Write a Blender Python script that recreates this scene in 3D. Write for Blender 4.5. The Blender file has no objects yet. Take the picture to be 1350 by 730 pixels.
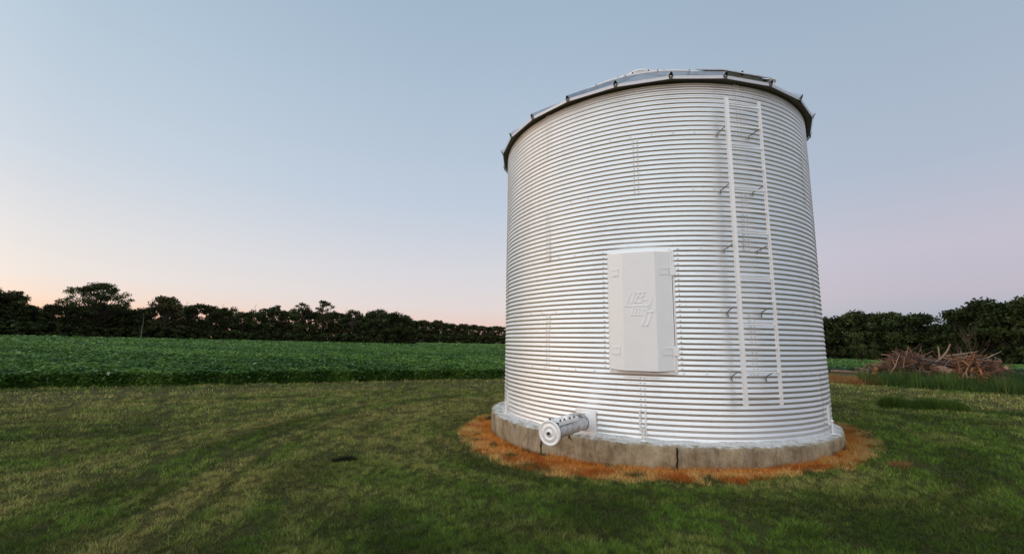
import bpy, bmesh, math, random
import numpy as np
from mathutils import Vector, Matrix, Quaternion
R_ = math.radians
random.seed(7)
SC = bpy.context.scene
COL = SC.collection

# ------------------------------------------------------------------ camera
FPX, PITCH, ROLL, EYE = 567.22, 0.148606, 0.013554, 1.2204      # focal length in photo pixels (1350 wide), radians, metres
_U = Vector((0, -math.sin(PITCH), math.cos(PITCH)))
_F = Vector((0, math.cos(PITCH), math.sin(PITCH)))
_X = Vector((1, 0, 0))
_RT = _X * math.cos(ROLL) + _U * math.sin(ROLL)
_UP = _U * math.cos(ROLL) - _X * math.sin(ROLL)
cd = bpy.data.cameras.new('camera')
cam = bpy.data.objects.new('camera', cd); COL.objects.link(cam)
cd.sensor_width = 36; cd.lens = FPX / 1350 * 36
cd.clip_start = 0.05; cd.clip_end = 6000
m = Matrix.Identity(4)
for i in range(3):
    m[i][0] = _RT[i]; m[i][1] = _UP[i]; m[i][2] = -_F[i]
m[2][3] = EYE
cam.matrix_world = m
SC.camera = cam

# ------------------------------------------------------------------ world: the sky after sunset
W = bpy.data.worlds.new("World"); SC.world = W; W.use_nodes = True
nt = W.node_tree; nt.nodes.clear()
def N(t, **k):
    n = nt.nodes.new(t)
    for a, b in k.items(): setattr(n, a, b)
    return n
def mth(op, a, b=None, clamp=False):
    n = N('ShaderNodeMath', operation=op); n.use_clamp = clamp
    for i, v in enumerate((a, b)):
        if v is None: continue
        if isinstance(v, (int, float)): n.inputs[i].default_value = v
        else: nt.links.new(v, n.inputs[i])
    return n.outputs[0]
def ramp(fac, stops):
    n = N('ShaderNodeValToRGB'); cr = n.color_ramp
    while len(cr.elements) < len(stops): cr.elements.new(0.5)
    for e, (p, c) in zip(cr.elements, stops):
        e.position = p; e.color = (*c, 1)
    nt.links.new(fac, n.inputs[0]); return n.outputs[0]
def mixc(fac, a, b, mode='MIX'):
    n = N('ShaderNodeMix', data_type='RGBA', blend_type=mode)
    for i, v in ((0, fac), (6, a), (7, b)):
        if isinstance(v, (int, float)): n.inputs[i].default_value = v
        elif isinstance(v, tuple): n.inputs[i].default_value = v
        else: nt.links.new(v, n.inputs[i])
    return n.outputs[2]
tc = N('ShaderNodeTexCoord'); sp = N('ShaderNodeSeparateXYZ'); nt.links.new(tc.outputs['Generated'], sp.inputs[0])
vx, vy, vz = sp.outputs
hz = mth('SQRT', mth('ADD', mth('MULTIPLY', vx, vx), mth('MULTIPLY', vy, vy)))
ax_ = mth('DIVIDE', vx, hz); ay_ = mth('DIVIDE', vy, hz)
west = ramp(vz, [(0.0, (1.0, .38, .16)), (0.030, (.96, .50, .34)), (0.06, (.81, .64, .59)), (0.10, (.76, .70, .70)), (0.17, (.70, .69, .72)), (0.30, (.56, .63, .72)),
                 (0.50, (.45, .56, .67)), (0.72, (.35, .46, .59)), (1.0, (.27, .37, .50))])
mid = ramp(vz, [(0.0, (.90, .50, .40)), (0.04, (.79, .60, .57)), (0.075, (.74, .66, .67)), (0.15, (.68, .66, .71)), (0.30, (.53, .60, .71)),
                (0.50, (.43, .53, .65)), (0.72, (.34, .45, .57)), (1.0, (.27, .37, .50))])
east = ramp(vz, [(0.0, (.27, .36, .47)), (0.045, (.36, .42, .52)), (0.09, (.49, .45, .55)), (0.17, (.54, .50, .60)), (0.30, (.43, .49, .60)),
                 (0.50, (.37, .46, .57)), (0.72, (.31, .41, .53)), (1.0, (.27, .37, .50))])
# azimuth weights: x = sin(azimuth), the glow is on the left
f_w = N('ShaderNodeMapRange', interpolation_type='SMOOTHSTEP'); nt.links.new(ax_, f_w.inputs[0])
f_w.inputs[1].default_value = -0.15; f_w.inputs[2].default_value = -0.85
f_e = N('ShaderNodeMapRange', interpolation_type='SMOOTHSTEP'); nt.links.new(ax_, f_e.inputs[0])
f_e.inputs[1].default_value = 0.05; f_e.inputs[2].default_value = 0.80
skyc = mixc(f_e.outputs[0], mixc(f_w.outputs[0], mid, west), east)
# the brighter half of the twilight sky lies behind the photographer
f_b = N('ShaderNodeMapRange', interpolation_type='SMOOTHSTEP'); nt.links.new(mth('ADD', mth('MULTIPLY', ay_, .90), mth('MULTIPLY', ax_, .45)), f_b.inputs[0])
f_b.inputs[1].default_value = 0.30; f_b.inputs[2].default_value = -0.75
f_b.inputs[3].default_value = 0.0; f_b.inputs[4].default_value = 1.0
skyc = mixc(1.0, skyc, ramp(f_b.outputs[0], [(0.0, (.5, .5, .5)), (1.0, (1.34, 1.20, 1.05))]), 'MULTIPLY')
below = mth('LESS_THAN', vz, -0.002)
skyc = mixc(below, skyc, (.03, .035, .02, 1))
sk = N('ShaderNodeTexSky', sky_type='NISHITA'); sk.sun_disc = False
sk.sun_elevation = R_(5); sk.sun_rotation = R_(-75)
bg1 = N('ShaderNodeBackground'); nt.links.new(skyc, bg1.inputs[0]); bg1.inputs[1].default_value = 1.92
bg2 = N('ShaderNodeBackground'); nt.links.new(sk.outputs[0], bg2.inputs[0]); bg2.inputs[1].default_value = 0.02
ad = N('ShaderNodeAddShader'); nt.links.new(bg1.outputs[0], ad.inputs[0]); nt.links.new(bg2.outputs[0], ad.inputs[1])
wo = N('ShaderNodeOutputWorld'); nt.links.new(ad.outputs[0], wo.inputs[0])

sd = bpy.data.lights.new('sun', 'SUN'); sd.energy = 0.30; sd.angle = R_(60); sd.color = (1.0, .80, .64)
sun = bpy.data.objects.new('sun', sd); COL.objects.link(sun)
sdir = Vector((math.sin(R_(-78)) * math.cos(R_(11)), math.cos(R_(-78)) * math.cos(R_(11)), math.sin(R_(11))))
sun.rotation_euler = sdir.to_track_quat('Z', 'Y').to_euler()

vs = SC.view_settings
vs.view_transform = 'Standard'; vs.look = 'None'; vs.exposure = 0.0; vs.gamma = 1.0; vs.use_curve_mapping = False
SC.render.resolution_x = 1024; SC.render.resolution_y = 553

# ------------------------------------------------------------------ helpers
rng = np.random.default_rng(11)
def link(o, parent=None):
    COL.objects.link(o)
    if parent: o.parent = parent
    return o
def tag(o, label=None, cat=None, group=None, kind=None):
    if label: o['label'] = label
    if cat: o['category'] = cat
    if group: o['group'] = group
    if kind: o['kind'] = kind
    return o
def empty(name, loc):
    o = bpy.data.objects.new(name, None); o.empty_display_size = .2; o.location = loc
    COL.objects.link(o); return o
class MB:
    def __init__(s): s.v = []; s.f = []; s.sm = []
    def add(s, vs, fs, smooth=False):
        b = len(s.v); s.v += [tuple(v) for v in vs]
        s.f += [tuple(b + i for i in f) for f in fs]; s.sm += [smooth] * len(fs)
    def box(s, c, hx, hy, hz, X=(1, 0, 0), Y=(0, 1, 0), Z=(0, 0, 1)):
        c, X, Y, Z = Vector(c), Vector(X), Vector(Y), Vector(Z)
        p = [c + X * (hx * a) + Y * (hy * b) + Z * (hz * d) for d in (-1, 1) for a, b in ((-1, -1), (1, -1), (1, 1), (-1, 1))]
        s.add(p, [(3, 2, 1, 0), (4, 5, 6, 7), (0, 1, 5, 4), (1, 2, 6, 5), (2, 3, 7, 6), (3, 0, 4, 7)])
    def tube(s, pts, rad, n=8, cap=True, smooth=True):
        pts = [Vector(p) for p in pts]
        if not isinstance(rad, (list, tuple)): rad = [rad] * len(pts)
        ref = None; rings = []
        for i, p in enumerate(pts):
            d = (pts[min(i + 1, len(pts) - 1)] - pts[max(i - 1, 0)]).normalized()
            if ref is None or abs(ref.dot(d)) > .95: ref = Vector((0, 0, 1)) if abs(d.z) < .9 else Vector((1, 0, 0))
            a = d.cross(ref).normalized(); b = a.cross(d).normalized(); ref = b
            rings.append([p + (a * math.cos(2 * math.pi * k / n) + b * math.sin(2 * math.pi * k / n)) * rad[i] for k in range(n)])
        vs = [q for r in rings for q in r]; fs = []
        for i in range(len(pts) - 1):
            for k in range(n):
                fs.append((i * n + k, i * n + (k + 1) % n, (i + 1) * n + (k + 1) % n, (i + 1) * n + k))
        s.add(vs, fs, smooth)
        if cap:
            s.add(rings[0], [tuple(range(n))]); s.add(rings[-1], [tuple(reversed(range(n)))])
    def lathe(s, c, axis, prof, n=32, smooth=True):
        # prof: (radius, distance along axis)
        c, axis = Vector(c), Vector(axis).normalized()
        ref = Vector((0, 0, 1)) if abs(axis.z) < .9 else Vector((1, 0, 0))
        a = axis.cross(ref).normalized(); b = axis.cross(a).normalized()
        vs = []
        for r, t in prof:
            for k in range(n):
                q = 2 * math.pi * k / n
                vs.append(c + axis * t + (a * math.cos(q) + b * math.sin(q)) * max(r, 1e-4))
        fs = [(i * n + k, i * n + (k + 1) % n, (i + 1) * n + (k + 1) % n, (i + 1) * n + k) for i in range(len(prof) - 1) for k in range(n)]
        s.add(vs, fs, smooth)
    def prism(s, poly, d, z0=None):
        # poly: list of Vectors, extruded by vector d
        n = len(poly); d = Vector(d)
        vs = [Vector(p) for p in poly] + [Vector(p) + d for p in poly]
        fs = [tuple(reversed(range(n))), tuple(range(n, 2 * n))] + [(i, (i + 1) % n, n + (i + 1) % n, n + i) for i in range(n)]
        s.add(vs, fs)
    def build(s, name, mat, parent=None, fixn=True, bevel=0, auto=False):
        me = bpy.data.meshes.new(name); me.from_pydata(s.v, [], s.f); me.materials.append(mat)
        me.polygons.foreach_set('use_smooth', s.sm)
        if fixn:
            bm = bmesh.new(); bm.from_mesh(me); bmesh.ops.recalc_face_normals(bm, faces=bm.faces); bm.to_mesh(me); bm.free()
        me.update()
        o = link(bpy.data.objects.new(name, me), parent)
        if bevel:
            b = o.modifiers.new('bevel', 'BEVEL'); b.width = bevel; b.segments = 2; b.limit_method = 'ANGLE'
        return o
def npmesh(name, V, F, mat, col=None, smooth=False):
    """V (n,3), F (m,k) quads or triangles, col (n,3) linear base colours per vertex"""
    me = bpy.data.meshes.new(name)
    k = F.shape[1]
    me.vertices.add(len(V)); me.vertices.foreach_set('co', np.ascontiguousarray(V, np.float32).ravel())
    me.loops.add(F.size); me.loops.foreach_set('vertex_index', np.ascontiguousarray(F, np.int32).ravel())
    me.polygons.add(len(F)); me.polygons.foreach_set('loop_start', np.arange(0, F.size, k, dtype=np.int32))
    me.polygons.foreach_set('use_smooth', np.full(len(F), smooth))
    me.update(calc_edges=True)
    if col is not None:
        a = me.color_attributes.new('Col', 'FLOAT_COLOR', 'POINT')
        c4 = np.ones((len(V), 4), np.float32); c4[:, :3] = col
        a.data.foreach_set('color', c4.ravel())
    me.materials.append(mat)
    return me
def npobj(name, V, F, mat, col=None, parent=None, smooth=False):
    return link(bpy.data.objects.new(name, npmesh(name, V, F, mat, col, smooth)), parent)
_lat = rng.random((64, 64, 64)).astype(np.float32)
def noise(x, y, z=0.0):
    """smooth value noise 0..1"""
    x, y, z = np.broadcast_arrays(np.asarray(x, float), np.asarray(y, float), np.asarray(z, float))
    xi, yi, zi = np.floor(x).astype(int), np.floor(y).astype(int), np.floor(z).astype(int)
    fx, fy, fz = x - xi, y - yi, z - zi
    fx, fy, fz = fx * fx * (3 - 2 * fx), fy * fy * (3 - 2 * fy), fz * fz * (3 - 2 * fz)
    r = 0
    for a in (0, 1):
        for b in (0, 1):
            for c in (0, 1):
                w = (fx if a else 1 - fx) * (fy if b else 1 - fy) * (fz if c else 1 - fz)
                r = r + w * _lat[(xi + a) % 64, (yi + b) % 64, (zi + c) % 64]
    return r
def fbm(x, y, z=0.0, o=3):
    s, a, t = 0, 1, 0
    for i in range(o):
        s = s + a * noise(np.asarray(x) * 2 ** i + 7.3 * i, np.asarray(y) * 2 ** i + 3.1 * i, z); t += a; a *= .5
    return s / t
def sst(a, b, x):
    t = np.clip((np.asarray(x) - a) / (b - a), 0, 1); return t * t * (3 - 2 * t)
def mixn(a, b, t): return np.asarray(a)[None, :] * (1 - t[:, None]) + np.asarray(b)[None, :] * t[:, None]

# ------------------------------------------------------------------ materials
class Mat:
    def __init__(s, name, rough=.6, metal=0, base=(.5, .5, .5), spec=.5):
        s.m = bpy.data.materials.new(name); s.m.use_nodes = True
        s.t = s.m.node_tree; s.b = s.t.nodes['Principled BSDF']
        s.b.inputs['Base Color'].default_value = (*base, 1)
        s.b.inputs['Roughness'].default_value = rough; s.b.inputs['Metallic'].default_value = metal
        s.b.inputs['Specular IOR Level'].default_value = spec
    def n(s, t, **k):
        n = s.t.nodes.new(t)
        for a, b in k.items():
            if a in n.inputs.keys() if hasattr(n.inputs, 'keys') else False: n.inputs[a].default_value = b
            else: setattr(n, a, b)
        return n
    def l(s, a, b): s.t.links.new(a, b); return s
    def co(s, scale=(1, 1, 1)):
        c = s.n('ShaderNodeTexCoord'); mp = s.n('ShaderNodeMapping'); mp.inputs['Scale'].default_value = scale
        s.l(c.outputs['Object'], mp.inputs[0]); return mp.outputs[0]
    def noise(s, vec, scale, detail=4, rough=.55):
        n = s.n('ShaderNodeTexNoise'); n.inputs['Scale'].default_value = scale; n.inputs['Detail'].default_value = detail
        n.inputs['Roughness'].default_value = rough; s.l(vec, n.inputs['Vector']); return n.outputs['Fac']
    def ramp(s, fac, stops):
        n = s.n('ShaderNodeValToRGB'); cr = n.color_ramp
        while len(cr.elements) < len(stops): cr.elements.new(.5)
        for e, (p, c) in zip(cr.elements, stops):
            e.position = p; e.color = (*c, 1) if isinstance(c, tuple) else (c, c, c, 1)
        s.l(fac, n.inputs[0]); return n.outputs[0]
    def mix(s, fac, a, b, mode='MIX'):
        n = s.n('ShaderNodeMix'); n.data_type = 'RGBA'; n.blend_type = mode
        for i, v in ((0, fac), (6, a), (7, b)):
            if isinstance(v, (int, float)): n.inputs[i].default_value = v
            elif isinstance(v, tuple): n.inputs[i].default_value = (*v, 1) if len(v) == 3 else v
            else: s.l(v, n.inputs[i])
        return n.outputs[2]
    def base(s, c): s.l(c, s.b.inputs['Base Color']); return s
    def rough(s, c): s.l(c, s.b.inputs['Roughness']); return s
    def bump(s, h, strength=.3, dist=.01):
        n = s.n('ShaderNodeBump'); n.inputs['Strength'].default_value = strength; n.inputs['Distance'].default_value = dist
        s.l(h, n.inputs['Height']); s.l(n.outputs[0], s.b.inputs['Normal']); return s
def attr_mat(name, rough=.7, spec=.25, trans=0.0):
    M = Mat(name, rough, spec=spec); a = M.n('ShaderNodeVertexColor'); a.layer_name = 'Col'; M.base(a.outputs[0])
    if trans:
        tr = M.n('ShaderNodeBsdfTranslucent'); M.l(a.outputs[0], tr.inputs[0])
        mx = M.n('ShaderNodeMixShader'); mx.inputs[0].default_value = trans
        M.l(M.b.outputs[0], mx.inputs[1]); M.l(tr.outputs[0], mx.inputs[2])
        M.l(mx.outputs[0], M.t.nodes['Material Output'].inputs[0])
    return M.m
# galvanised corrugated wall
M = Mat('galvanised_wall', .42, .82, (.78, .79, .80))
c = M.co((1, 1, .35)); n1 = M.noise(c, 1.6, 5, .6); n2 = M.noise(M.co((6, 6, 1.2)), 2.5, 5, .7); n3 = M.noise(M.co(), 60, 2)
colr = M.mix(M.ramp(n1, [(.35, 0.0), (.7, 1.0)]), (.79, .79, .79), (.86, .86, .85))
colr = M.mix(M.ramp(n2, [(.62, 0.0), (.8, .55)]), colr, (.60, .58, .54))
M.base(colr); M.rough(M.ramp(n2, [(.3, .34), (.7, .46)])); M.bump(n3, .04, .003); WALL = M.m
# roof sheet metal
M = Mat('galvanised_roof', .42, .8, (.62, .65, .70)); n1 = M.noise(M.co(), 3, 5, .7)
M.base(M.ramp(n1, [(.3, (.36, .385, .42)), (.7, (.52, .545, .58))])); M.rough(M.ramp(n1, [(.3, .36), (.7, .55)])); ROOF = M.m
# white painted door metal
M = Mat('door_metal', .45, .08, (.72, .74, .76)); n1 = M.noise(M.co(), 5, 6, .7); n3 = M.noise(M.co(), 90, 2)
M.base(M.ramp(n1, [(.25, (.82, .83, .84)), (.75, (.88, .89, .89))])); M.rough(M.ramp(n1, [(.3, .38), (.7, .55)])); M.bump(n3, .06, .002); DOOR = M.m
M = Mat('pale_metal', .48, .2, (.74, .74, .75)); n1 = M.noise(M.co(), 14, 6, .75)
M.base(M.mix(M.ramp(n1, [(.60, 0.0), (.72, 1.0)]), (.88, .88, .88), (.58, .53, .45))); PALE = M.m
M = Mat('worn_metal', .5, .5, (.5, .5, .5)); n1 = M.noise(M.co(), 16, 7, .8)
M.base(M.ramp(n1, [(.35, (.30, .29, .27)), (.5, (.60, .60, .61)), (.7, (.72, .72, .72))])); M.bump(n1, .2, .004); WORN = M.m
BOLT = Mat('grey_bolt', .6, .3, (.74, .73, .72)).m
DARK = Mat('dark_steel_and_shade', .6, .6, (.10, .09, .08)).m
RUST_SHADE = Mat('rust_and_shade', .8, .2, (.09, .05, .035)).m  # rust on the bolts, also the painted shadow under the door
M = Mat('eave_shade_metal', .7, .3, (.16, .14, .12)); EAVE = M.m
# concrete
M = Mat('stained_concrete', .9, 0, (.3, .27, .22), .2)
gz = M.n('ShaderNodeNewGeometry'); sz = M.n('ShaderNodeSeparateXYZ'); tcn = M.n('ShaderNodeTexCoord'); M.l(tcn.outputs['Object'], sz.inputs[0])
n1 = M.noise(M.co(), 3.5, 7, .7); n2 = M.noise(M.co((1.6, 1.6, .35)), 2.6, 9, .8); n3 = M.noise(M.co(), 45, 5, .7); n4 = M.noise(M.co((1, 1, .6)), 9, 6, .7)
colr = M.ramp(n1, [(.36, (.19, .14, .08)), (.5, (.34, .27, .17)), (.66, (.46, .39, .275))])
colr = M.mix(M.ramp(n2, [(.46, 0.0), (.66, .8)]), colr, (.11, .078, .048))
colr = M.mix(M.ramp(n3, [(.55, 0.0), (.75, .45)]), colr, (.45, .40, .32))
e = M.n('ShaderNodeMath'); e.operation = 'MULTIPLY_ADD'; M.l(n4, e.inputs[0]); e.inputs[1].default_value = .075; M.l(sz.outputs[2], e.inputs[2])
lip = M.ramp(e.outputs[0], [(.022, 0.0), (.038, .92)])
paint = M.ramp(n4, [(.30, (.36, .34, .30)), (.45, (.56, .55, .53)), (.6, (.68, .68, .67))])
colr = M.mix(lip, colr, paint); M.base(colr); M.bump(n3, .6, .006); CONC = M.m
M = Mat('sealant', .85, 0, (.55, .54, .52)); n1 = M.noise(M.co(), 22, 7, .8)
M.base(M.ramp(n1, [(.34, (.30, .28, .24)), (.46, (.54, .53, .51)), (.62, (.66, .66, .64))])); M.bump(n1, .8, .01); SEAL = M.m
BARK = Mat('bark', .9, 0, (.06, .05, .04), .1).m
M = Mat('bare_wood', .85, 0, (.2, .15, .1), .15); n1 = M.noise(M.co(), 8, 5, .7)
M.base(M.ramp(n1, [(.3, (.12, .08, .05)), (.7, (.30, .21, .15))])); WOOD = M.m
PALEWOOD = Mat('pale_wood', .85, 0, (.33, .24, .16), .15).m
LEAFM = attr_mat('foliage', .75, .15, .25)
CROPM = attr_mat('crop_leaf', .6, .2, .2)
BLADE = attr_mat('grass_blade', .7, .2, .15)
STICK = attr_mat('stick', .85, .1)

# ------------------------------------------------------------------ terrain
CX, CY = 2.6187, 8.2807                      # centre of the bin
def Dtree(az):   # distance of the tree line by azimuth (degrees)
    return np.interp(az, [-70, -50, -14, -11.5, 0, 25, 36, 60], [135, 140, 165, 330, 330, 230, 130, 120])
def H(x, y):
    x = np.asarray(x, float); y = np.asarray(y, float)
    near = -0.27 + .033 * np.clip(x - 2.62, -3.5, 3.5)
    rho = np.hypot(x, y); az = np.degrees(np.arctan2(x, y))
    far = np.interp(az, [-180, -90, -50, -14, -11, 0, 20, 36, 60, 120], [-.2, .7, .86, -.40, -1.0, -1.2, -1.9, -2.2, -2.2, -.2])
    s = np.clip((rho - 13) / (np.interp(az, [-50, -14, -11, 20, 36], [140, 165, 330, 250, 130]) - 13), 0, 1)
    return near + (far - near) * s + .03 * (fbm(x * .25, y * .25) - .5) * sst(1, 6, rho)
def Hs(x, y): return float(H(x, y))
def px_dir(px, py):
    return _F * FPX + _RT * (px - 675) + _UP * (365 - py)
def px_at(px, rho):
    """ground point in the direction of photo column px (taken at the horizon) at distance rho"""
    d = px_dir(px, 450 + .0135 * (px - 675)); a = math.atan2(d.x, d.y)
    return rho * math.sin(a), rho * math.cos(a), math.degrees(a)
def px_top(px, py, rho):
    d = px_dir(px, py); return EYE + rho * d.z / math.hypot(d.x, d.y)
def field_edge(x): return 12.8 + (x + 14.7) * .4615       # front edge of the bean field

# the ground: one polar sheet
rad = np.concatenate([np.linspace(0.0, 12, 60), 12 * (3000 / 12) ** (np.arange(1, 110) / 109)])
na = 360
A = np.arange(na) * 2 * np.pi / na
RR, AA = np.meshgrid(rad, A, indexing='ij')
X = RR * np.sin(AA); Y = RR * np.cos(AA); Z = H(X, Y)
V = np.stack([X, Y, Z], -1).reshape(-1, 3)
i, j = np.meshgrid(np.arange(len(rad) - 1), np.arange(na), indexing='ij')
F = np.stack([i * na + j, (i + 1) * na + j, (i + 1) * na + (j + 1) % na, i * na + (j + 1) % na], -1).reshape(-1, 4)[:, ::-1]
M = Mat('lawn_ground', .95, 0, (.05, .06, .02), .1)
n1 = M.noise(M.co((.8, .8, 1)), 1, 6, .7); n2 = M.noise(M.co(), 25, 6, .75); n3 = M.noise(M.co(), 140, 3, .7)
colr = M.ramp(n1, [(.35, (.045, .062, .014)), (.6, (.095, .088, .032))])
colr = M.mix(M.ramp(n2, [(.45, 0.0), (.7, .7)]), colr, (.13, .10, .045)); M.base(colr)
M.bump(n3, .8, .02)
ground = npobj('ground', V, F, M.m, smooth=True); ground['kind'] = 'structure'

# ------------------------------------------------------------------ concrete foundation
SX, SY, SR = CX - .055, CY + .02, 2.905
def slab():
    mb = MB(); n = 240; prof = [(0, 0), (2.6, 0), (2.78, 0), (2.86, -.004), (2.893, -.014), (SR, -.032), (SR, -.07), (SR, -.12), (SR, -.18), (SR, -.24), (SR, -.30), (SR, -.40), (SR, -.62)]
    vs = []
    cracks = [-46.9, -10.8, 70, 150]
    for k in range(n):
        a = 2 * math.pi * k / n
        for r, z in prof:
            dr = 0
            if r > 2.8: dr = .016 * (float(noise(a * 9, z * 7 + 3)) - .5) + .03 * (float(noise(a * 2.2, 5)) - .5)
            dz = .012 * (float(noise(a * 20, r * 9)) - .5) if 2.7 < r and z > -.05 else 0
            vs.append(((r + dr) * math.sin(a), -(r + dr) * math.cos(a), z + dz))
    P = len(prof)
    fs = [(k * P + i, k * P + i + 1, ((k + 1) % n) * P + i + 1, ((k + 1) % n) * P + i) for k in range(n) for i in range(P - 1)]
    mb.add(vs, fs, True)
    root = mb.build('concrete_foundation', CONC)
    root.location = (SX, SY, -.006)
    for c_ in cracks[:2]:
        cb = MB(); pts = []
        for t in range(13):
            z = -.012 - t * .036; a = R_(c_ + .07 * math.sin(t * 1.9) + .10 * math.sin(t * .7))
            r = SR + .004; pts.append((r * math.sin(a), -r * math.cos(a), z))
        cb.tube(pts, [.007 + .004 * abs(math.sin(t * 2.3)) for t in range(13)], 6)
        cb.build('crack', Mat('crack_dark', .95, 0, (.02, .016, .012), .05).m, root)
    return tag(root, 'round brown stained concrete slab with white speckled lip under the steel bin', 'foundation')
slab()

# ------------------------------------------------------------------ grain bin
WR, P_ = 2.7229, 0.06773
WH = 72 * P_
BIN = empty('grain_bin', (CX, CY, 0))
tag(BIN, 'round corrugated steel grain bin with door and ladder on a concrete slab', 'grain bin')
def cyl(a, r, z): return Vector((r * math.sin(R_(a)), -r * math.cos(R_(a)), z))
def rad_dir(a): return Vector((math.sin(R_(a)), -math.cos(R_(a)), 0))
def tan_dir(a): return Vector((math.cos(R_(a)), math.sin(R_(a)), 0))
UPV = Vector((0, 0, 1))
def wall():
    na, ns = 288, 12
    amp = .0064
    t = np.arange(72 * ns + 1) / ns
    fr = t % 1.0
    # skewed wave: the overhanging flank takes 36 % of the pitch, centred on whole numbers
    up = .42
    ph = (fr + up / 2) % 1.0
    lin = np.clip((ph / up) * 2.5 - 1.25, -1, 1); lin = lin * (1.5 - .5 * lin * lin)
    g = np.where(ph < up, lin, np.cos(np.pi * (ph - up) / (1 - up)))
    tier = np.minimum((t / 12 - 1e-6).astype(int), 5)
    r = WR + amp * g + .0016 * (tier % 2)
    z = t * P_
    g_top = sst(71.4, 72, t); r = r * (1 - g_top) + WR * g_top
    a = np.arange(na) * 2 * np.pi / na
    wob = .004 * np.sin(a * 7 + 1) + .003 * np.sin(a * 13)
    Rg = r[:, None] + wob[None, :] * np.sin(z * 1.9 + .6)[:, None]
    X = Rg * np.sin(a)[None, :]; Y = -Rg * np.cos(a)[None, :]; Z = np.broadcast_to(z[:, None], X.shape)
    V = np.stack([X, Y, Z], -1).reshape(-1, 3)
    nz = len(t)
    i, j = np.meshgrid(np.arange(nz - 1), np.arange(na), indexing='ij')
    F = np.stack([i * na + j, i * na + (j + 1) % na, (i + 1) * na + (j + 1) % na, (i + 1) * na + j], -1).reshape(-1, 4)
    w = npobj('wall', V, F, WALL, parent=BIN, smooth=True)
    # rows of bolts along the laps
    bb = MB()
    def bolt(a_, z_, s=.0085, lift=.006):
        c = cyl(a_, WR + lift, z_); n_, t_ = rad_dir(a_), tan_dir(a_)
        q = [c + (t_ * math.cos(k * math.pi / 3) + UPV * math.sin(k * math.pi / 3)) * s for k in range(6)]
        q2 = [c + n_ * s * .9 + (t_ * math.cos(k * math.pi / 3) + UPV * math.sin(k * math.pi / 3)) * s * .6 for k in range(6)]
        bb.add(q + q2, [(k, (k + 1) % 6, 6 + (k + 1) % 6, 6 + k) for k in range(6)] + [(6, 7, 8, 9, 10, 11)])
    for sidx in (12, 24, 36, 48, 60):
        for k in range(60):
            a_ = -178 + 6 * k + (sidx % 24) * .1
            if sidx in (24, 36, 48) and -29 < a_ < -9: continue
            bolt(a_, (sidx + .5) * P_ * 1.0, .0095, .007)
    for tier_ in range(6):
        base = -49.3 if tier_ % 2 == 1 else -19.5
        for k in range(6):
            a0 = base + 60 * k
            for q in range(12):
                zz = (tier_ * 12 + q + .5) * P_
                if -29 < a0 < -9 and .80 < zz < 2.5: continue
                bolt(a0 - .55, zz, .0105, .008); bolt(a0 + .55, zz - .0, .0105, .008)
    bo = bb.build('bolt', BOLT, BIN, fixn=False); bo['kind'] = 'stuff'
    # lap edges: overlapping sheet ends follow the wave
    for tier_ in range(6):
        base = -49.3 if tier_ % 2 == 1 else -19.5
        for k in range(6):
            a0 = base + 60 * k
            lo = tier_ * 12; hi = lo + 12
            if -29 < a0 < -9 and tier_ in (2, 3): continue
            if -29 < a0 < -9 and tier_ == 1: hi = 12 + 11.5 - 11.3 + .0
            if hi - lo < 2: continue
            vs = []; tt = np.arange(lo * ns, int(hi * ns) + 1)
            for q in tt:
                rr = float(r[q]) + .0016
                for da in (-1.05, 1.0): vs.append(cyl(a0 + da, rr + .0, float(z[q])))
            fs = [(2 * i, 2 * i + 1, 2 * i + 3, 2 * i + 2) for i in range(len(tt) - 1)]
            lap = MB(); lap.add(vs, fs, True)
            lap.build('sheet_lap', WALL, BIN, fixn=False)
wall()
# sealant bead and base angle
mb = MB(); vs = []; n = 300
for k in range(n):
    a = 360 * k / n
    w1 = .035 + .03 * float(noise(k * .35, 2)); h1 = .010 + .022 * float(noise(k * .6, 9))
    for r, z in ((WR - .02, .03), (WR + .006, h1 + .008), (WR + w1 * .5, h1 * .6), (WR + w1, -.012)): vs.append(cyl(a, r, z))
mb.add(vs, [(k * 4 + i, k * 4 + i + 1, ((k + 1) % n) * 4 + i + 1, ((k + 1) % n) * 4 + i) for k in range(n) for i in range(3)], True)
mb.build('sealant_bead', SEAL, BIN)

# roof --------------------------------------------------------------
ER, EZ = 2.845, 4.875; TR, TZ = .30, 6.60; NP = 24; PH = -9.3
roof = MB(); trim = MB(); LIP = Mat('eave_metal', .45, .5, (.58, .59, .62)).m
def rp(a, t, lift=0.0):
    r = ER + (TR - ER) * t; z = EZ + (TZ - EZ) * t
    return cyl(a, r, z + lift)
for k in range(NP):
    a0, a1 = PH + 15 * k, PH + 15 * (k + 1)
    vs = []; ts = [0, .25, .5, .75, 1]
    for t in ts: vs += [rp(a0, t), rp(a1, t)]
    roof.add(vs, [(2 * i, 2 * i + 1, 2 * i + 3, 2 * i + 2) for i in range(4)])
    # turned-down lip and its return under the eave
    e0, e1 = rp(a0, 0, .004) + rad_dir(a0) * .006, rp(a1, 0, .004) + rad_dir(a1) * .006
    trim.add([e0, e1, e1 - UPV * .042 - rad_dir(a1) * .006, e0 - UPV * .042 - rad_dir(a0) * .006], [(0, 1, 2, 3)])
ro = roof.build('roof', ROOF, BIN, fixn=False)
so = ro.modifiers.new('solid', 'SOLIDIFY'); so.thickness = .004; so.offset = -1
eo = trim.build('eave_lip', LIP, ro, fixn=False); so = eo.modifiers.new('solid', 'SOLIDIFY'); so.thickness = .003; so.offset = -1
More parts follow.
